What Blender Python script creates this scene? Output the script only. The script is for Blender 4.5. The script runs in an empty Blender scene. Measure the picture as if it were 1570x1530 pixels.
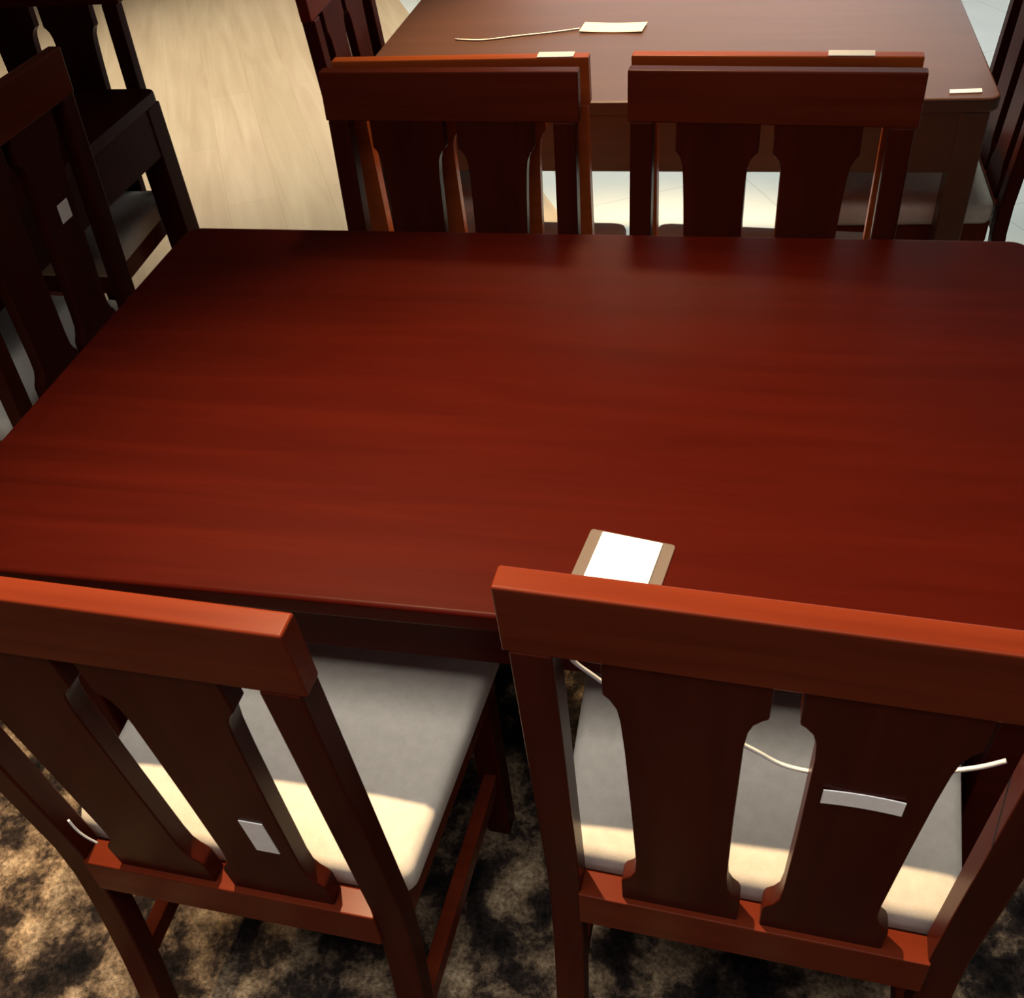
import bpy, bmesh, math, random
from mathutils import Vector, Matrix, noise
random.seed(7)
S = bpy.context.scene
COL = S.collection

# ------------------------------------------------------------------ camera
CAM = (1.02377, -1.60365, 1.60900)
R_ = Vector((0.97796537, 0.19138714, -0.08339485))
U_ = Vector((-0.06900183, 0.67334085, 0.73610519))
D_ = Vector((-0.19703422, 0.71413099, -0.67171009))
cd = bpy.data.cameras.new('camera')
cam = bpy.data.objects.new('camera', cd)
COL.objects.link(cam)
M = Matrix((R_, U_, -D_)).transposed().to_4x4()
M.translation = Vector(CAM)
cam.matrix_world = M
cd.sensor_fit = 'HORIZONTAL'
cd.sensor_width = 36
cd.lens = 1522.41 * 36 / 1570
cd.clip_start = 0.02
S.camera = cam

# ------------------------------------------------------------------ world, lights, exposure
S.view_settings.view_transform = 'Standard'
S.view_settings.look = 'None'
S.view_settings.gamma = 1
S.view_settings.use_curve_mapping = False
S.view_settings.exposure = 0.0
w = bpy.data.worlds.new('world')
S.world = w
w.use_nodes = True
w.node_tree.nodes['Background'].inputs[0].default_value = (0.75, 0.88, 1.0, 1)
w.node_tree.nodes['Background'].inputs[1].default_value = 1.0


def spot(name, loc, aim, power, color, angle, blend=0.6, size=0.03):
    l = bpy.data.lights.new(name, 'SPOT')
    l.energy = power
    l.color = color
    l.spot_size = math.radians(angle)
    l.spot_blend = blend
    l.shadow_soft_size = size
    o = bpy.data.objects.new(name, l)
    COL.objects.link(o)
    o.location = loc
    o.rotation_euler = (Vector(aim) - Vector(loc)).to_track_quat('-Z', 'Y').to_euler()
    return o


def area(name, loc, aim, sx, sy, power, color):
    l = bpy.data.lights.new(name, 'AREA')
    l.shape = 'RECTANGLE'
    l.size = sx
    l.size_y = sy
    l.energy = power
    l.color = color
    o = bpy.data.objects.new(name, l)
    COL.objects.link(o)
    o.location = loc
    o.rotation_euler = (Vector(aim) - Vector(loc)).to_track_quat('-Z', 'Y').to_euler()
    return o


WARM = (1.0, 0.71, 0.40)
spot('ceiling_spot_key', (0.15, -0.22, 2.78), (0.98, -1.12, 0.70), 690, WARM, 66, 1.0)
spot('rug_fill_spot', (-0.75, -1.0, 2.78), (-0.38, -1.18, 0), 300, WARM, 34, 0.8)  # added fill to brighten the rug at lower left, no known fitting
fill = area('overhead_seat_fill', (0.85, -1.60, 2.80), (0.85, -1.45, 0.0), 2.2, 0.9, 19, (1.0, 0.96, 0.90))  # added soft overhead fill for the shaded seats, not a known fixture
fill.data.spread = math.radians(95)
spot('ceiling_spot_rear', (0.70, 1.65, 2.78), (0.80, 0.90, 0.80), 620, WARM, 52, 0.7, 0.16)
spot('ceiling_spot_left', (-1.5, 2.6, 2.78), (-1.3, 2.9, 0), 400, (1.0, 0.90, 0.74), 90, 0.9, 0.08)
spot('ceiling_spot_tile', (1.2, 2.6, 2.78), (1.3, 2.4, 0), 170, (0.93, 1.0, 0.93), 100, 0.9, 0.15)
area('window_daylight', (1.6, 6.75, 1.75), (1.6, 0, 1.0), 4.6, 1.9, 62, (1.0, 0.95, 0.90))
area('camera_side_fill', (1.0, -3.9, 1.9), (1.0, 0, 1.0), 3.0, 1.2, 7.5, (0.90, 0.82, 0.95))  # added fill from behind the camera, the front wall has no opening


# ------------------------------------------------------------------ materials
def nt(name):
    m = bpy.data.materials.new(name)
    m.use_nodes = True
    n = m.node_tree
    return m, n, n.nodes['Principled BSDF']


def coords(n, scale=(1, 1, 1), rot=(0, 0, 0), kind='Object'):
    tc = n.nodes.new('ShaderNodeTexCoord')
    mp = n.nodes.new('ShaderNodeMapping')
    mp.inputs['Scale'].default_value = scale
    mp.inputs['Rotation'].default_value = rot
    n.links.new(tc.outputs[kind], mp.inputs[0])
    return mp.outputs[0]


def noise_n(n, vec, scale, detail=4, rough=0.55, dist=0.0):
    t = n.nodes.new('ShaderNodeTexNoise')
    t.inputs['Scale'].default_value = scale
    t.inputs['Detail'].default_value = detail
    t.inputs['Roughness'].default_value = rough
    t.inputs['Distortion'].default_value = dist
    n.links.new(vec, t.inputs['Vector'])
    return t.outputs['Fac']


def ramp(n, fac, stops):
    r = n.nodes.new('ShaderNodeValToRGB')
    e = r.color_ramp.elements
    while len(e) < len(stops):
        e.new(0.5)
    for k, (p, c) in enumerate(stops):
        e[k].position = p
        e[k].color = (*c, 1)
    n.links.new(fac, r.inputs[0])
    return r.outputs[0]


def bump(n, b, fac, strength, dist=0.002):
    u = n.nodes.new('ShaderNodeBump')
    u.inputs['Strength'].default_value = strength
    u.inputs['Distance'].default_value = dist
    n.links.new(fac, u.inputs['Height'])
    n.links.new(u.outputs[0], b.inputs['Normal'])


def wood(name, dark, light, rough, axis=0, coat=0.0, spec=0.5, grain=1.0):
    m, n, b = nt(name)
    sc = [26, 26, 26]
    sc[axis] = 1.6
    v = coords(n, tuple(sc))
    f = noise_n(n, v, 1.0 * grain, 6, 0.6, 0.6)
    c = ramp(n, f, [(0.28, dark), (0.72, light)])
    n.links.new(c, b.inputs['Base Color'])
    b.inputs['Roughness'].default_value = rough
    b.inputs['Specular IOR Level'].default_value = spec
    b.inputs['Coat Weight'].default_value = coat
    b.inputs['Coat Roughness'].default_value = 0.18
    return m


MAT = {}
MAT['table_wood'] = wood('table_wood', (0.031, 0.0026, 0.0012), (0.046, 0.0039, 0.0016), 0.38, 0, spec=0.03)
MAT['rear_table_wood'] = wood('rear_table_wood', (0.060, 0.023, 0.012), (0.082, 0.031, 0.0155), 0.42, 0, spec=0.30)
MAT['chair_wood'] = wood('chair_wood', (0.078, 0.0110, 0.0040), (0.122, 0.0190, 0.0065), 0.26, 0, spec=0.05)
MAT['chair_wood_shade'] = wood('chair_wood_shaded', (0.036, 0.0052, 0.0028), (0.058, 0.0088, 0.0042), 0.30, 2, spec=0.03)  # same chair wood, shade on splats and legs put into a darker colour


MAT['orange_wood'] = wood('orange_chair_wood', (0.34, 0.066, 0.014), (0.52, 0.11, 0.022), 0.28, 0, spec=0.05)


def fabric():
    m, n, b = nt('seat_fabric')
    v = coords(n)
    f = noise_n(n, v, 900, 2, 0.7)
    g = noise_n(n, v, 60, 3, 0.6)
    mx = n.nodes.new('ShaderNodeMath')
    mx.operation = 'MULTIPLY'
    n.links.new(f, mx.inputs[0])
    n.links.new(g, mx.inputs[1])
    c = ramp(n, mx.outputs[0], [(0.05, (0.46, 0.42, 0.36)), (0.45, (0.60, 0.55, 0.48))])
    n.links.new(c, b.inputs['Base Color'])
    b.inputs['Roughness'].default_value = 0.92
    b.inputs['Sheen Weight'].default_value = 0.15
    bump(n, b, f, 0.4, 0.001)
    return m


MAT['fabric'] = fabric()


def plain(name, col, rough=0.6, trans=0.0, ior=1.45, alpha=1.0):
    m, n, b = nt(name)
    v = coords(n)
    f = noise_n(n, v, 120, 2)
    c = ramp(n, f, [(0.3, tuple(x * 0.93 for x in col)), (0.7, col)])
    n.links.new(c, b.inputs['Base Color'])
    b.inputs['Roughness'].default_value = rough
    b.inputs['Transmission Weight'].default_value = trans
    b.inputs['IOR'].default_value = ior
    b.inputs['Alpha'].default_value = alpha
    return m


MAT['paper'] = plain('white_paper', (0.93, 0.93, 0.92), 0.5)
MAT['cream_card'] = plain('cream_card', (0.80, 0.72, 0.48), 0.5)
MAT['plastic'] = plain('clear_plastic', (0.24, 0.20, 0.17), 0.12, 0.0, 1.45, 0.35)
MAT['string'] = plain('white_string', (0.80, 0.80, 0.78), 0.4)
MAT['wall'] = plain('wall_paint', (0.20, 0.18, 0.16), 0.8)
MAT['ceiling'] = plain('ceiling_paint', (0.12, 0.11, 0.10), 0.9)
MAT['frame_white'] = plain('window_frame_paint', (0.75, 0.75, 0.73), 0.4)
MAT['glass'] = plain('window_glass', (1, 1, 1), 0.02, 1.0, 1.45)


def floor_mat():
    m, n, b = nt('floor_laminate_and_tile')
    ang = math.atan2(-0.887, 0.461)
    v = coords(n, (1, 1, 1), (0, 0, -ang))
    sep = n.nodes.new('ShaderNodeSeparateXYZ')
    n.links.new(v, sep.inputs[0])
    # laminate: streaks along plank direction
    v2 = coords(n, (1, 1, 1), (0, 0, -ang))
    mp = n.nodes.new('ShaderNodeMapping')
    mp.inputs['Scale'].default_value = (0.8, 11, 1)
    n.links.new(v2, mp.inputs[0])
    f = noise_n(n, mp.outputs[0], 1.2, 5, 0.6, 0.8)
    lam = ramp(n, f, [(0.3, (0.56, 0.42, 0.27)), (0.7, (0.71, 0.56, 0.38))])
    br = n.nodes.new('ShaderNodeTexBrick')
    br.inputs['Scale'].default_value = 1.0
    br.inputs['Mortar Size'].default_value = 0.0018
    br.inputs['Brick Width'].default_value = 1.2
    br.inputs['Row Height'].default_value = 0.19
    br.inputs['Color1'].default_value = (1, 1, 1, 1)
    br.inputs['Color2'].default_value = (0.94, 0.95, 0.92, 1)
    br.inputs['Mortar'].default_value = (0.86, 0.84, 0.80, 1)
    n.links.new(v, br.inputs['Vector'])
    mu = n.nodes.new('ShaderNodeMixRGB')
    mu.blend_type = 'MULTIPLY'
    mu.inputs[0].default_value = 1
    n.links.new(lam, mu.inputs[1])
    n.links.new(br.outputs[0], mu.inputs[2])
    # tile
    g = noise_n(n, v, 3, 4, 0.5, 0.3)
    til = ramp(n, g, [(0.3, (0.68, 0.74, 0.70)), (0.7, (0.78, 0.82, 0.78))])
    b2 = n.nodes.new('ShaderNodeTexBrick')
    b2.offset = 0
    b2.inputs['Scale'].default_value = 1.0
    b2.inputs['Mortar Size'].default_value = 0.003
    b2.inputs['Brick Width'].default_value = 0.6
    b2.inputs['Row Height'].default_value = 0.6
    b2.inputs['Color1'].default_value = (1, 1, 1, 1)
    b2.inputs['Color2'].default_value = (0.97, 0.97, 0.97, 1)
    b2.inputs['Mortar'].default_value = (0.8, 0.8, 0.78, 1)
    n.links.new(v, b2.inputs['Vector'])
    m2 = n.nodes.new('ShaderNodeMixRGB')
    m2.blend_type = 'MULTIPLY'
    m2.inputs[0].default_value = 1
    n.links.new(til, m2.inputs[1])
    n.links.new(b2.outputs[0], m2.inputs[2])
    # the seam between the two floorings runs along the planks
    gt = n.nodes.new('ShaderNodeMath')
    gt.operation = 'GREATER_THAN'
    gt.inputs[1].default_value = SEAM
    n.links.new(sep.outputs[1], gt.inputs[0])
    mix = n.nodes.new('ShaderNodeMixRGB')
    n.links.new(gt.outputs[0], mix.inputs[0])
    n.links.new(mu.outputs[0], mix.inputs[1])
    n.links.new(m2.outputs[0], mix.inputs[2])
    n.links.new(mix.outputs[0], b.inputs['Base Color'])
    b.inputs['Roughness'].default_value = 0.45
    return m


_ang = math.atan2(-0.887, 0.461)
# rotated y of a point on the seam
_px, _py = 0.42, 1.60
SEAM = math.sin(-_ang) * _px + math.cos(-_ang) * _py
MAT['floor'] = floor_mat()


RUG_DX = 0.0


def rug_mat():
    m, n, b = nt('rug_pile')
    v = coords(n)
    n.nodes['Mapping'].inputs['Location'].default_value = (RUG_DX, 0.0, 0.0)
    a = noise_n(n, v, 11.0, 6, 0.64, 0.2)
    c = ramp(n, a, [(0.36, (0.012, 0.010, 0.010)), (0.47, (0.05, 0.035, 0.028)),
                    (0.56, (0.30, 0.21, 0.13)), (0.68, (0.66, 0.50, 0.32))])
    f = noise_n(n, v, 140, 3, 0.7)
    c2 = ramp(n, f, [(0.35, (0.35, 0.35, 0.35)), (0.65, (1, 1, 1))])
    mu = n.nodes.new('ShaderNodeMixRGB')
    mu.blend_type = 'MULTIPLY'
    mu.inputs[0].default_value = 1
    n.links.new(c, mu.inputs[1])
    n.links.new(c2, mu.inputs[2])
    n.links.new(mu.outputs[0], b.inputs['Base Color'])
    b.inputs['Roughness'].default_value = 1
    b.inputs['Specular IOR Level'].default_value = 0.1
    return m


MAT['rug'] = rug_mat()


# ------------------------------------------------------------------ mesh helpers
def obj(name, bm, mat, parent=None, bevel=0.0, seg=2, smooth=False, kind=None):
    bmesh.ops.recalc_face_normals(bm, faces=bm.faces)
    me = bpy.data.meshes.new(name)
    bm.to_mesh(me)
    bm.free()
    me.materials.append(MAT[mat] if isinstance(mat, str) else mat)
    if smooth or bevel:
        for p in me.polygons:
            p.use_smooth = True
    o = bpy.data.objects.new(name, me)
    COL.objects.link(o)
    if parent:
        o.parent = parent
    if bevel:
        md = o.modifiers.new('bevel', 'BEVEL')
        md.width = bevel
        md.segments = seg
        md.limit_method = 'ANGLE'
        md.angle_limit = math.radians(40)
        md.harden_normals = True
    if kind:
        o['kind'] = kind
    return o


def box(bm, x0, x1, y0, y1, z0, z1, nz=1):
    rings = []
    for k in range(nz + 1):
        z = z0 + (z1 - z0) * k / nz
        rings.append([bm.verts.new(p) for p in ((x0, y0, z), (x1, y0, z), (x1, y1, z), (x0, y1, z))])
    for a, b in zip(rings, rings[1:]):
        for i in range(4):
            bm.faces.new((a[i], a[(i + 1) % 4], b[(i + 1) % 4], b[i]))
    bm.faces.new(rings[0][::-1])
    bm.faces.new(rings[-1])


def boxes(*bs, nz=1):
    bm = bmesh.new()
    for q in bs:
        box(bm, *q, nz=nz)
    return bm


def prism_xz(pts, y0, y1):
    """outline in the xz plane made into a slab between y0 and y1"""
    bm = bmesh.new()
    a = [bm.verts.new((x, y0, z)) for x, z in pts]
    b = [bm.verts.new((x, y1, z)) for x, z in pts]
    k = len(pts)
    bm.faces.new(a)
    bm.faces.new(b[::-1])
    for i in range(k):
        bm.faces.new((a[i], a[(i + 1) % k], b[(i + 1) % k], b[i]))
    return bm


def rounded_rect(x0, x1, y0, y1, r, n=6):
    pts = []
    for cx, cy, a0 in ((x1 - r, y1 - r, 0), (x0 + r, y1 - r, 90), (x0 + r, y0 + r, 180), (x1 - r, y0 + r, 270)):
        for k in range(n + 1):
            a = math.radians(a0 + 90 * k / n)
            pts.append((cx + r * math.cos(a), cy + r * math.sin(a)))
    return pts


def slab(pts, z0, z1):
    bm = bmesh.new()
    a = [bm.verts.new((x, y, z0)) for x, y in pts]
    b = [bm.verts.new((x, y, z1)) for x, y in pts]
    k = len(pts)
    bm.faces.new(a[::-1])
    bm.faces.new(b)
    for i in range(k):
        bm.faces.new((a[i], a[(i + 1) % k], b[(i + 1) % k], b[i]))
    return bm


def empty(name, loc, rz=0.0, label=None, cat=None, group=None):
    o = bpy.data.objects.new(name, None)
    o.empty_display_size = 0.1
    COL.objects.link(o)
    o.location = loc
    o.rotation_euler = (0, 0, rz)
    tag(o, label, cat, group)
    return o


def tag(o, label=None, cat=None, group=None):
    if label:
        o['label'] = label
    if cat:
        o['category'] = cat
    if group:
        o['group'] = group
    return o


def tube(pts, rad, n=8, sub=6):
    """smooth round cord through the points (Catmull-Rom)"""
    P = [Vector(p) for p in pts]
    Q = []
    for i in range(len(P) - 1):
        p0 = P[max(i - 1, 0)]
        p1, p2 = P[i], P[i + 1]
        p3 = P[min(i + 2, len(P) - 1)]
        for k in range(sub):
            t = k / sub
            Q.append(0.5 * ((2 * p1) + (p2 - p0) * t + (2 * p0 - 5 * p1 + 4 * p2 - p3) * t * t
                            + (3 * p1 - p0 - 3 * p2 + p3) * t ** 3))
    Q.append(P[-1])
    bm = bmesh.new()
    rings = []
    for i, q in enumerate(Q):
        t = (Q[min(i + 1, len(Q) - 1)] - Q[max(i - 1, 0)]).normalized()
        a = t.cross(Vector((0, 0.3, 1))).normalized()
        b = t.cross(a)
        rings.append([bm.verts.new(q + rad * (math.cos(2 * math.pi * k / n) * a + math.sin(2 * math.pi * k / n) * b))
                      for k in range(n)])
    for a, b in zip(rings, rings[1:]):
        for i in range(n):
            bm.faces.new((a[i], a[(i + 1) % n], b[(i + 1) % n], b[i]))
    bm.faces.new(rings[0])
    bm.faces.new(rings[-1][::-1])
    return bm


# ------------------------------------------------------------------ room
RX0, RX1, RY0, RY1, RH = -4.6, 6.0, -4.2, 7.0, 2.85
obj('floor', boxes((RX0, RX1, RY0, RY1, -0.1, 0)), 'floor', kind='structure')
obj('ceiling', boxes((RX0, RX1, RY0, RY1, RH, RH + 0.1)), 'ceiling', kind='structure')
obj('wall_left', boxes((RX0 - 0.1, RX0, RY0, RY1, 0, RH)), 'wall', kind='structure')
obj('wall_right', boxes((RX1, RX1 + 0.1, RY0, RY1, 0, RH)), 'wall', kind='structure')
WX0, WX1, WZ0, WZ1 = -0.8, 4.0, 0.75, 2.70
obj('wall_back', boxes((RX0, WX0, RY1, RY1 + 0.12, 0, RH), (WX1, RX1, RY1, RY1 + 0.12, 0, RH),
                       (WX0, WX1, RY1, RY1 + 0.12, 0, WZ0), (WX0, WX1, RY1, RY1 + 0.12, WZ1, RH)), 'wall', kind='structure')
win = obj('window_1', boxes((WX0, WX1, RY1 + 0.03, RY1 + 0.09, WZ0, WZ0 + 0.06), (WX0, WX1, RY1 + 0.03, RY1 + 0.09, WZ1 - 0.06, WZ1),
                            *[(x - 0.03, x + 0.03, RY1 + 0.03, RY1 + 0.09, WZ0, WZ1) for x in (WX0 + 0.03, 0.8, 2.4, WX1 - 0.03)]),
          'frame_white', kind='structure')
obj('pane', boxes((WX0, WX1, RY1 + 0.055, RY1 + 0.062, WZ0, WZ1)), 'glass', win)
obj('wall_front', boxes((RX0, RX1, RY0 - 0.1, RY0, 0, RH)), 'wall', kind='structure')


def make_rug():
    x0, x1, y0, y1 = -0.74, 2.35, -2.4, 0.132
    nx, ny = 420, 400
    bm = bmesh.new()
    rows = []
    for j in range(ny + 1):
        row = []
        for i in range(nx + 1):
            x = x0 + (x1 - x0) * i / nx
            y = y0 + (y1 - y0) * j / ny
            h = 0.008 + 0.006 * noise.noise(Vector((x * 22, y * 22, 0))) + 0.005 * noise.noise(Vector((x * 60, y * 60, 3)))
            h += random.uniform(-0.002, 0.002)
            if i in (0, nx) or j in (0, ny):
                h = 0.001
            row.append(bm.verts.new((x, y, min(max(h, 0.002), 0.0112))))
        rows.append(row)
    for j in range(ny):
        for i in range(nx):
            bm.faces.new((rows[j][i], rows[j][i + 1], rows[j + 1][i + 1], rows[j + 1][i]))
    o = obj('shaggy_rug', bm, 'rug', smooth=True)
    return tag(o, 'mottled black and beige shaggy rug under the front dining table', 'rug')


make_rug()


# ------------------------------------------------------------------ dining chair
H = 1.03
LEAN = 0.067
HO, HI = 0.237, 0.197        # stile outer and inner half widths


def lean(bm):
    for v in bm.verts:
        z = v.co.z
        if z > 0.45:
            v.co.y -= LEAN * (z - 0.45)
        else:
            t = (0.45 - z) / 0.45
            v.co.y -= 0.055 * t ** 1.5
    return bm


def splat_outline(cx):
    """coves at both ends; the outer edge flares towards the top"""
    inner = [(0.452, 0.0690), (0.500, 0.0690), (0.508, 0.0665), (0.518, 0.0590), (0.532, 0.0535), (0.56, 0.0515), (0.70, 0.0505),
             (0.84, 0.0510), (0.866, 0.0530), (0.880, 0.0570), (0.889, 0.0640), (0.893, 0.0690), (0.948, 0.0690)]
    outer = [(0.452, 0.0660), (0.500, 0.0660), (0.508, 0.0630), (0.518, 0.0550), (0.532, 0.0495), (0.56, 0.0485), (0.70, 0.0530),
             (0.80, 0.0570), (0.85, 0.0600), (0.872, 0.0630), (0.886, 0.0690), (0.893, 0.0750), (0.948, 0.0750)]
    s = 1 if cx > 0 else -1
    return [(cx + s * h, z) for z, h in outer] + [(cx - s * h, z) for z, h in inner[::-1]]


def make_chair(label, group=None):
    root = empty('dining_chair', (0, 0, 0), 0, label, 'chair', group or 'dark wooden dining chairs around the tables')
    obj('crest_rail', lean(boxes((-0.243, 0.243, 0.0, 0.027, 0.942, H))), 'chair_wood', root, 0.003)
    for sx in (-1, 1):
        obj('splat', lean(prism_xz(splat_outline(sx * 0.0815), 0.002, 0.026)), 'chair_wood_shade', root, 0.002)
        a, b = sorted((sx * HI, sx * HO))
        obj('rear_leg', lean(boxes((a, b, -0.001, 0.032, 0.0, 0.944), nz=14)), 'chair_wood_shade', root, 0.003)
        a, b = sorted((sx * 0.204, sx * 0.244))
        obj('front_leg', boxes((a, b, 0.368, 0.408, 0.0, 0.40)), 'chair_wood_shade', root, 0.003)
        bm = bmesh.new()
        ring0 = [bm.verts.new((sx * (0.217 + dx), -0.015, 0.17 + dz)) for dx, dz in ((-.011, -.018), (.011, -.018), (.011, .018), (-.011, .018))]
        ring1 = [bm.verts.new((sx * (0.226 + dx), 0.375, 0.17 + dz)) for dx, dz in ((-.011, -.018), (.011, -.018), (.011, .018), (-.011, .018))]
        for i in range(4):
            bm.faces.new((ring0[i], ring0[(i + 1) % 4], ring1[(i + 1) % 4], ring1[i]))
        bm.faces.new(ring0)
        bm.faces.new(ring1[::-1])
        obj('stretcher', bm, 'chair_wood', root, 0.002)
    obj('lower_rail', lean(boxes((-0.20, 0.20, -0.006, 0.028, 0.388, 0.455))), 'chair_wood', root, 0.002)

    def trap(rw, fw, y0, y1, r):
        pts = rounded_rect(-1, 1, y0, y1, r, 5)
        out = []
        for x, y in pts:
            t = (y - y0) / (y1 - y0)
            hw = rw + (fw - rw) * t
            # corner x were laid out about +-1: shift them to the tapered side
            out.append((math.copysign(hw - (1 - abs(x)), x), y))
        return out
    obj('seat_frame', slab(trap(0.224, 0.246, 0.038, 0.412, 0.012), 0.375, 0.428), 'chair_wood', root, 0.003)
    # upholstered cushion, slightly crowned
    pts = trap(0.234, 0.258, 0.038, 0.424, 0.022)
    bm = bmesh.new()
    rings = []
    cxy = (0.0, 0.23)
    for s, z in ((0.985, 0.429), (1.0, 0.438), (1.0, 0.462), (0.985, 0.473), (0.94, 0.479), (0.7, 0.484), (0.35, 0.487)):
        rings.append([bm.verts.new((cxy[0] + (x - cxy[0]) * s, cxy[1] + (y - cxy[1]) * s, z)) for x, y in pts])
    k = len(pts)
    for a, b in zip(rings, rings[1:]):
        for i in range(k):
            bm.faces.new((a[i], a[(i + 1) % k], b[(i + 1) % k], b[i]))
    bm.faces.new(rings[0][::-1])
    bm.faces.new(rings[-1])
    obj('seat_cushion', bm, 'fabric', root, smooth=True)
    return root


def place(src, x, y, rz, label, k=1.0, z=0.0, group=None):
    r = src.copy()
    COL.objects.link(r)
    r.location = (x, y, z)
    r.rotation_euler = (0, 0, rz)
    r.scale = (k, k, k)
    r['label'] = label
    if group:
        r['group'] = group
    for ch in list(src.children):
        c = ch.copy()
        COL.objects.link(c)
        c.parent = r
    return r


RUGZ = 0.012
near_right = make_chair('near right dining chair seen from behind, with a white cord looped behind its splats')
near_right.location = (1.0975, -1.066, RUGZ)
near_right.rotation_euler = (0, 0, -0.0529)
near_right.scale = (0.988, 0.988, 0.988)
near_left = place(near_right, 0.4666, -1.1157, -0.0332,
                  'near left dining chair seen from behind, square white sticker low on its splat', 0.988, RUGZ)
PI = math.pi
K = 0.977
far_left = place(near_right, 0.518, 0.085, PI - 0.035, 'far left dining chair of the front table, facing the camera beside the pale floor', 0.968, RUGZ)
far_right = place(near_right, 1.071, 0.063, PI - 0.07, 'far right dining chair of the front table, facing the camera, pale floor in its gaps', 0.968, RUGZ)
back_left = place(near_right, 0.524, 0.203, -0.005, 'orange-topped chair at the rear table, back to back with the far left chair', K)
back_right = place(near_right, 1.0745, 0.190, -0.066, 'red-topped chair at the rear table, back to back with the far right chair', K)
for ch in (back_left, back_right):
    for p in ch.children:
        if p.name.split('.')[0] != 'seat_cushion':
            p.material_slots[0].link = 'OBJECT'
            p.material_slots[0].material = MAT['orange_wood']
head_left = place(near_right, -0.299, -0.067, 1.566, 'dark chair at the left frame edge facing the side table, white sticker on its splat', 1.0, RUGZ)
rear_head_left = place(near_right, 0.047, 0.911, -PI / 2 + 0.034, 'dark chair at the left end of the rear table, only its slatted back in frame', K)
rear_head_right = place(near_right, 1.66, 0.95, PI / 2, 'dark chair at the right end of the rear table, cut by the right frame edge', K)
side_chair = place(near_right, -0.737, 0.778, PI, 'chair in the top left corner behind the left side table, pale floor between its splats', 1.0)


# ------------------------------------------------------------------ tables
def make_table(label, x0, x1, y0, y1, mat, rz=0.0, apron=0.135, leg=0.065, inset=0.05, ztop=0.76, iy=None, zfoot=0.0):
    cx, cy = (x0 + x1) / 2, (y0 + y1) / 2
    hx, hy = (x1 - x0) / 2, (y1 - y0) / 2
    root = empty('dining_table', (cx, cy, 0), rz, label, 'table', 'dining tables on display')
    obj('tabletop', slab(rounded_rect(-hx, hx, -hy, hy, 0.03, 6), ztop - 0.03, ztop), mat, root, 0.006, 3)
    i = inset
    j = inset if iy is None else iy
    t = 0.022
    za, zb = ztop - 0.03 - apron, ztop - 0.03
    bm = boxes((-hx + i + leg / 2, hx - i - leg / 2, -hy + j, -hy + j + t, za, zb),
               (-hx + i + leg / 2, hx - i - leg / 2, hy - j - t, hy - j, za, zb),
               (-hx + i, -hx + i + t, -hy + j + leg / 2, hy - j - leg / 2, za, zb),
               (hx - i - t, hx - i, -hy + j + leg / 2, hy - j - leg / 2, za, zb))
    obj('apron', bm, mat, root, 0.002)
    for sx in (-1, 1):
        for sy in (-1, 1):
            xa, xb = sorted((sx * (hx - i + 0.003), sx * (hx - i - leg)))
            ya, yb = sorted((sy * (hy - j + 0.003), sy * (hy - j - leg)))
            obj('leg', boxes((xa, xb, ya, yb, zfoot, ztop - 0.03)), mat, root, 0.004)
    return root


make_table('large front dining table with a bare dark red wooden top', 0.0, 1.5, -0.8964, 0.0, 'table_wood', inset=0.075, iy=0.06, leg=0.052, zfoot=RUGZ)
make_table('rear dining table with a pale sheen on its brown wooden top', 0.0927, 1.553, 0.6003, 1.55, 'rear_table_wood', inset=0.02, iy=0.010, leg=0.055)
make_table('dark side table with only one corner showing, behind the left end chair', -1.325, -0.425, -0.72, 0.725,
           'table_wood', inset=0.006, apron=0.12, leg=0.064)


# ------------------------------------------------------------------ cards, labels and cords
def on_back(chair, x, z, off=0.0):
    """world point on the rear face of a chair's splats"""
    y = 0.002 - LEAN * (z - 0.45) - off
    c, s = math.cos(chair.rotation_euler[2]), math.sin(chair.rotation_euler[2])
    return Vector((chair.location[0] + c * x - s * y, chair.location[1] + s * x + c * y, z + chair.location[2]))


def on_front(chair, x, z, off=0.0):
    y = 0.026 - LEAN * (z - 0.45) + off
    c, s = math.cos(chair.rotation_euler[2]), math.sin(chair.rotation_euler[2])
    return Vector((chair.location[0] + c * x - s * y, chair.location[1] + s * x + c * y, z + chair.location[2]))


def sheet(name, quad, thick, mat, label, cat, group=None, curl=0.0, n=8):
    """thin card spanning four world points, given its thickness along the normal"""
    q = [Vector(p) for p in quad]
    nrm = (q[1] - q[0]).cross(q[3] - q[0]).normalized()
    org = q[0].copy()
    bm = bmesh.new()
    top, bot = [], []
    for j in range(2):
        rt, rb = [], []
        for i in range(n + 1):
            t = i / n
            a = q[0].lerp(q[1], t)
            b = q[3].lerp(q[2], t)
            p = a.lerp(b, j) - org
            lift = curl * (2 * t - 1) ** 2
            rt.append(bm.verts.new(p + nrm * (thick + lift)))
            rb.append(bm.verts.new(p + nrm * lift))
        top.append(rt)
        bot.append(rb)
    for i in range(n):
        bm.faces.new((top[0][i], top[0][i + 1], top[1][i + 1], top[1][i]))
        bm.faces.new((bot[0][i], bot[1][i], bot[1][i + 1], bot[0][i + 1]))
        for j in range(2):
            bm.faces.new((top[j][i], top[j][i + 1], bot[j][i + 1], bot[j][i]))
    for i in (0, n):
        bm.faces.new((top[0][i], top[1][i], bot[1][i], bot[0][i]))
    o = obj(name, bm, mat)
    o.location = org
    if label:
        tag(o, label, cat, group)
    return o


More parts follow.
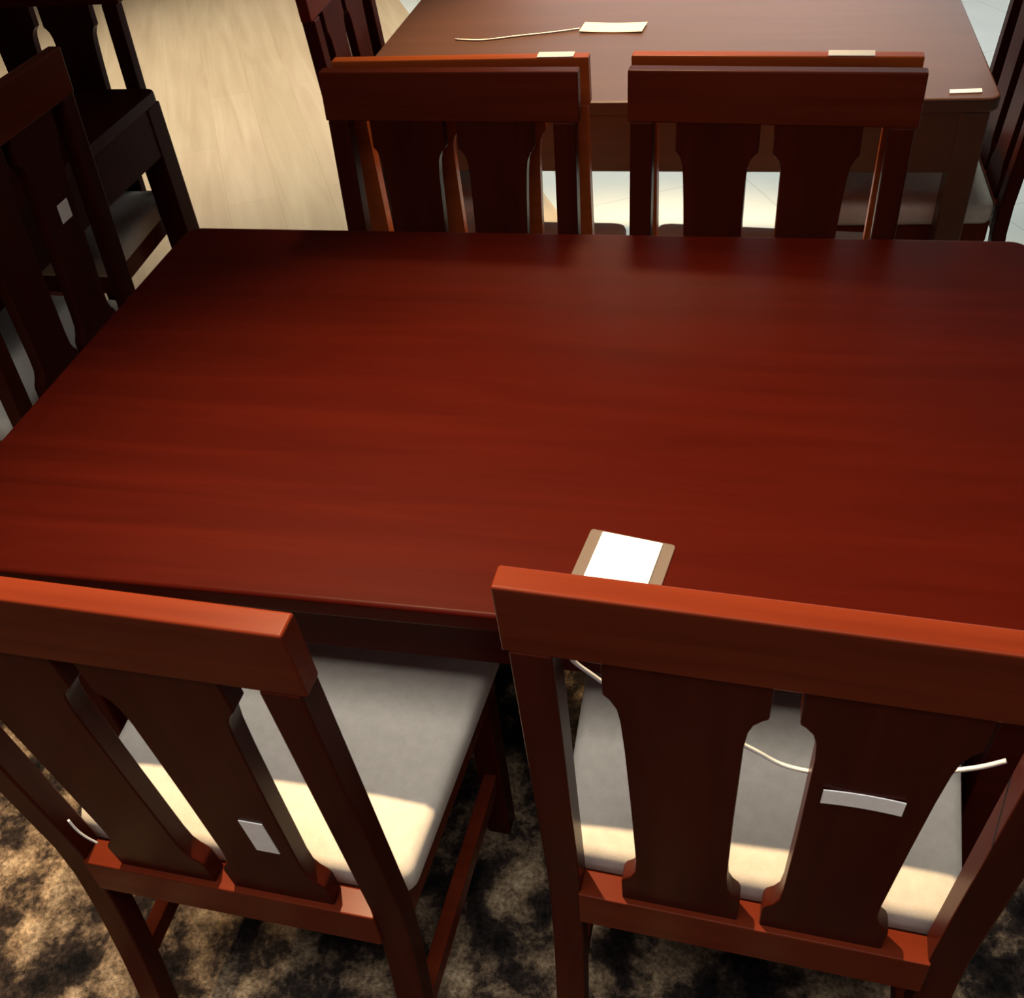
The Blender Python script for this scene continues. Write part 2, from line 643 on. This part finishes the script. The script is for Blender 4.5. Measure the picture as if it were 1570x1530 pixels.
# price card in a clear sleeve on the front table
card = empty('price_card', (0.928, -0.79, 0.7600), -0.17, 'white price card in a clear plastic sleeve on the front tabletop', 'price card')
sl = obj('plastic_sleeve', slab(rounded_rect(-0.052, 0.052, -0.060, 0.036, 0.004, 4), 0.0004, 0.0024), 'plastic', card)
obj('paper_insert', slab(rounded_rect(-0.037, 0.037, -0.060, 0.034, 0.001, 2), 0.0025, 0.0032), 'paper', card)

# card and cord on the rear table
sheet('price_card', [(0.606, 1.064, 0.7605), (0.768, 1.052, 0.7605), (0.776, 1.122, 0.7605), (0.612, 1.134, 0.7605)],
      0.0022, 'cream_card', 'cream card lying on the rear tabletop at the end of a pale cord', 'price card', curl=0.002)
o = obj('cord', tube([(0.285, 1.03, 0.7625), (0.36, 1.02, 0.7625), (0.45, 1.045, 0.7625), (0.53, 1.065, 0.7625), (0.604, 1.09, 0.7625)], 0.0022), 'string', smooth=True)
tag(o, 'pale cord lying across the rear tabletop up to the cream card', 'cord')
sheet('price_label', [(1.452, 0.628, 0.7605), (1.516, 0.632, 0.7605), (1.518, 0.652, 0.7605), (1.454, 0.648, 0.7605)],
      0.0015, 'paper', 'white label on the near right corner of the rear tabletop', 'label', 'white labels on the furniture')


def top_label(chair, xa, xb, ya, yb, label):
    c, s = math.cos(chair.rotation_euler[2]), math.sin(chair.rotation_euler[2])
    off = -LEAN * (H - 0.45)
    k = chair.scale[0]
    q = []
    for x, y in ((xa, ya), (xb, ya), (xb, yb), (xa, yb)):
        y = (y + off) * k
        x *= k
        q.append((chair.location[0] + c * x - s * y, chair.location[1] + s * x + c * y, H * k + chair.location[2] + 0.0005))
    return sheet('price_label', q, 0.0012, 'paper', label, 'label', 'white labels on the furniture')


top_label(back_left, 0.150, 0.216, 0.001, 0.026, 'white label on top of the orange-topped left rear chair')
top_label(back_right, 0.090, 0.165, 0.001, 0.026, 'white label on top of the red-topped right rear chair')


def back_label(chair, x0, x1, z0, z1, label, slant=0.0, curl=0.0, front=False):
    f = on_front if front else on_back
    e = 0.0006
    q = [f(chair, x0, z0, e), f(chair, x1, z0 + slant, e), f(chair, x1, z1 + slant, e), f(chair, x0, z1, e)]
    if front:
        q = [q[1], q[0], q[3], q[2]]
    return sheet('price_label', q, 0.0010, 'paper', label, 'label', 'white labels on the furniture', curl=curl)


back_label(near_left, 0.084, 0.112, 0.580, 0.652, 'square white sticker low on the near left chair splat')
back_label(near_right, 0.043, 0.113, 0.762, 0.786, 'narrow white label strip across the near right chair splat', slant=0.0, curl=0.0015)
back_label(head_left, 0.076, 0.112, 0.745, 0.783, 'small white sticker on the dark chair at the left frame edge')

# cord looped in front of the near right chair's splats
P = lambda x, z, o: on_front(near_right, x, z, o)
o = obj('cord', tube([P(-0.191, 0.903, 0.006), P(-0.187, 0.885, 0.007), P(-0.172, 0.868, 0.007), P(-0.148, 0.848, 0.006), P(-0.10, 0.825, 0.005),
                      P(-0.045, 0.800, 0.004), P(-0.02, 0.785, 0.004), P(0.012, 0.765, 0.004), P(0.06, 0.765, 0.004), P(0.12, 0.788, 0.004),
                      P(0.165, 0.808, 0.007), P(0.188, 0.825, 0.009)], 0.0022), 'string', smooth=True)
tag(o, 'thin white cord looped across the gaps of the near right chair back', 'cord')
P2 = lambda x, z, o: on_back(near_left, x, z, o)
o = obj('cord', tube([P2(-0.164, 0.568, 0.003), P2(-0.161, 0.548, 0.005), P2(-0.156, 0.530, 0.005), P2(-0.150, 0.512, 0.003)], 0.0014), 'string', smooth=True)
tag(o, 'short thin pale cord hanging at the left gap of the near left chair', 'cord')
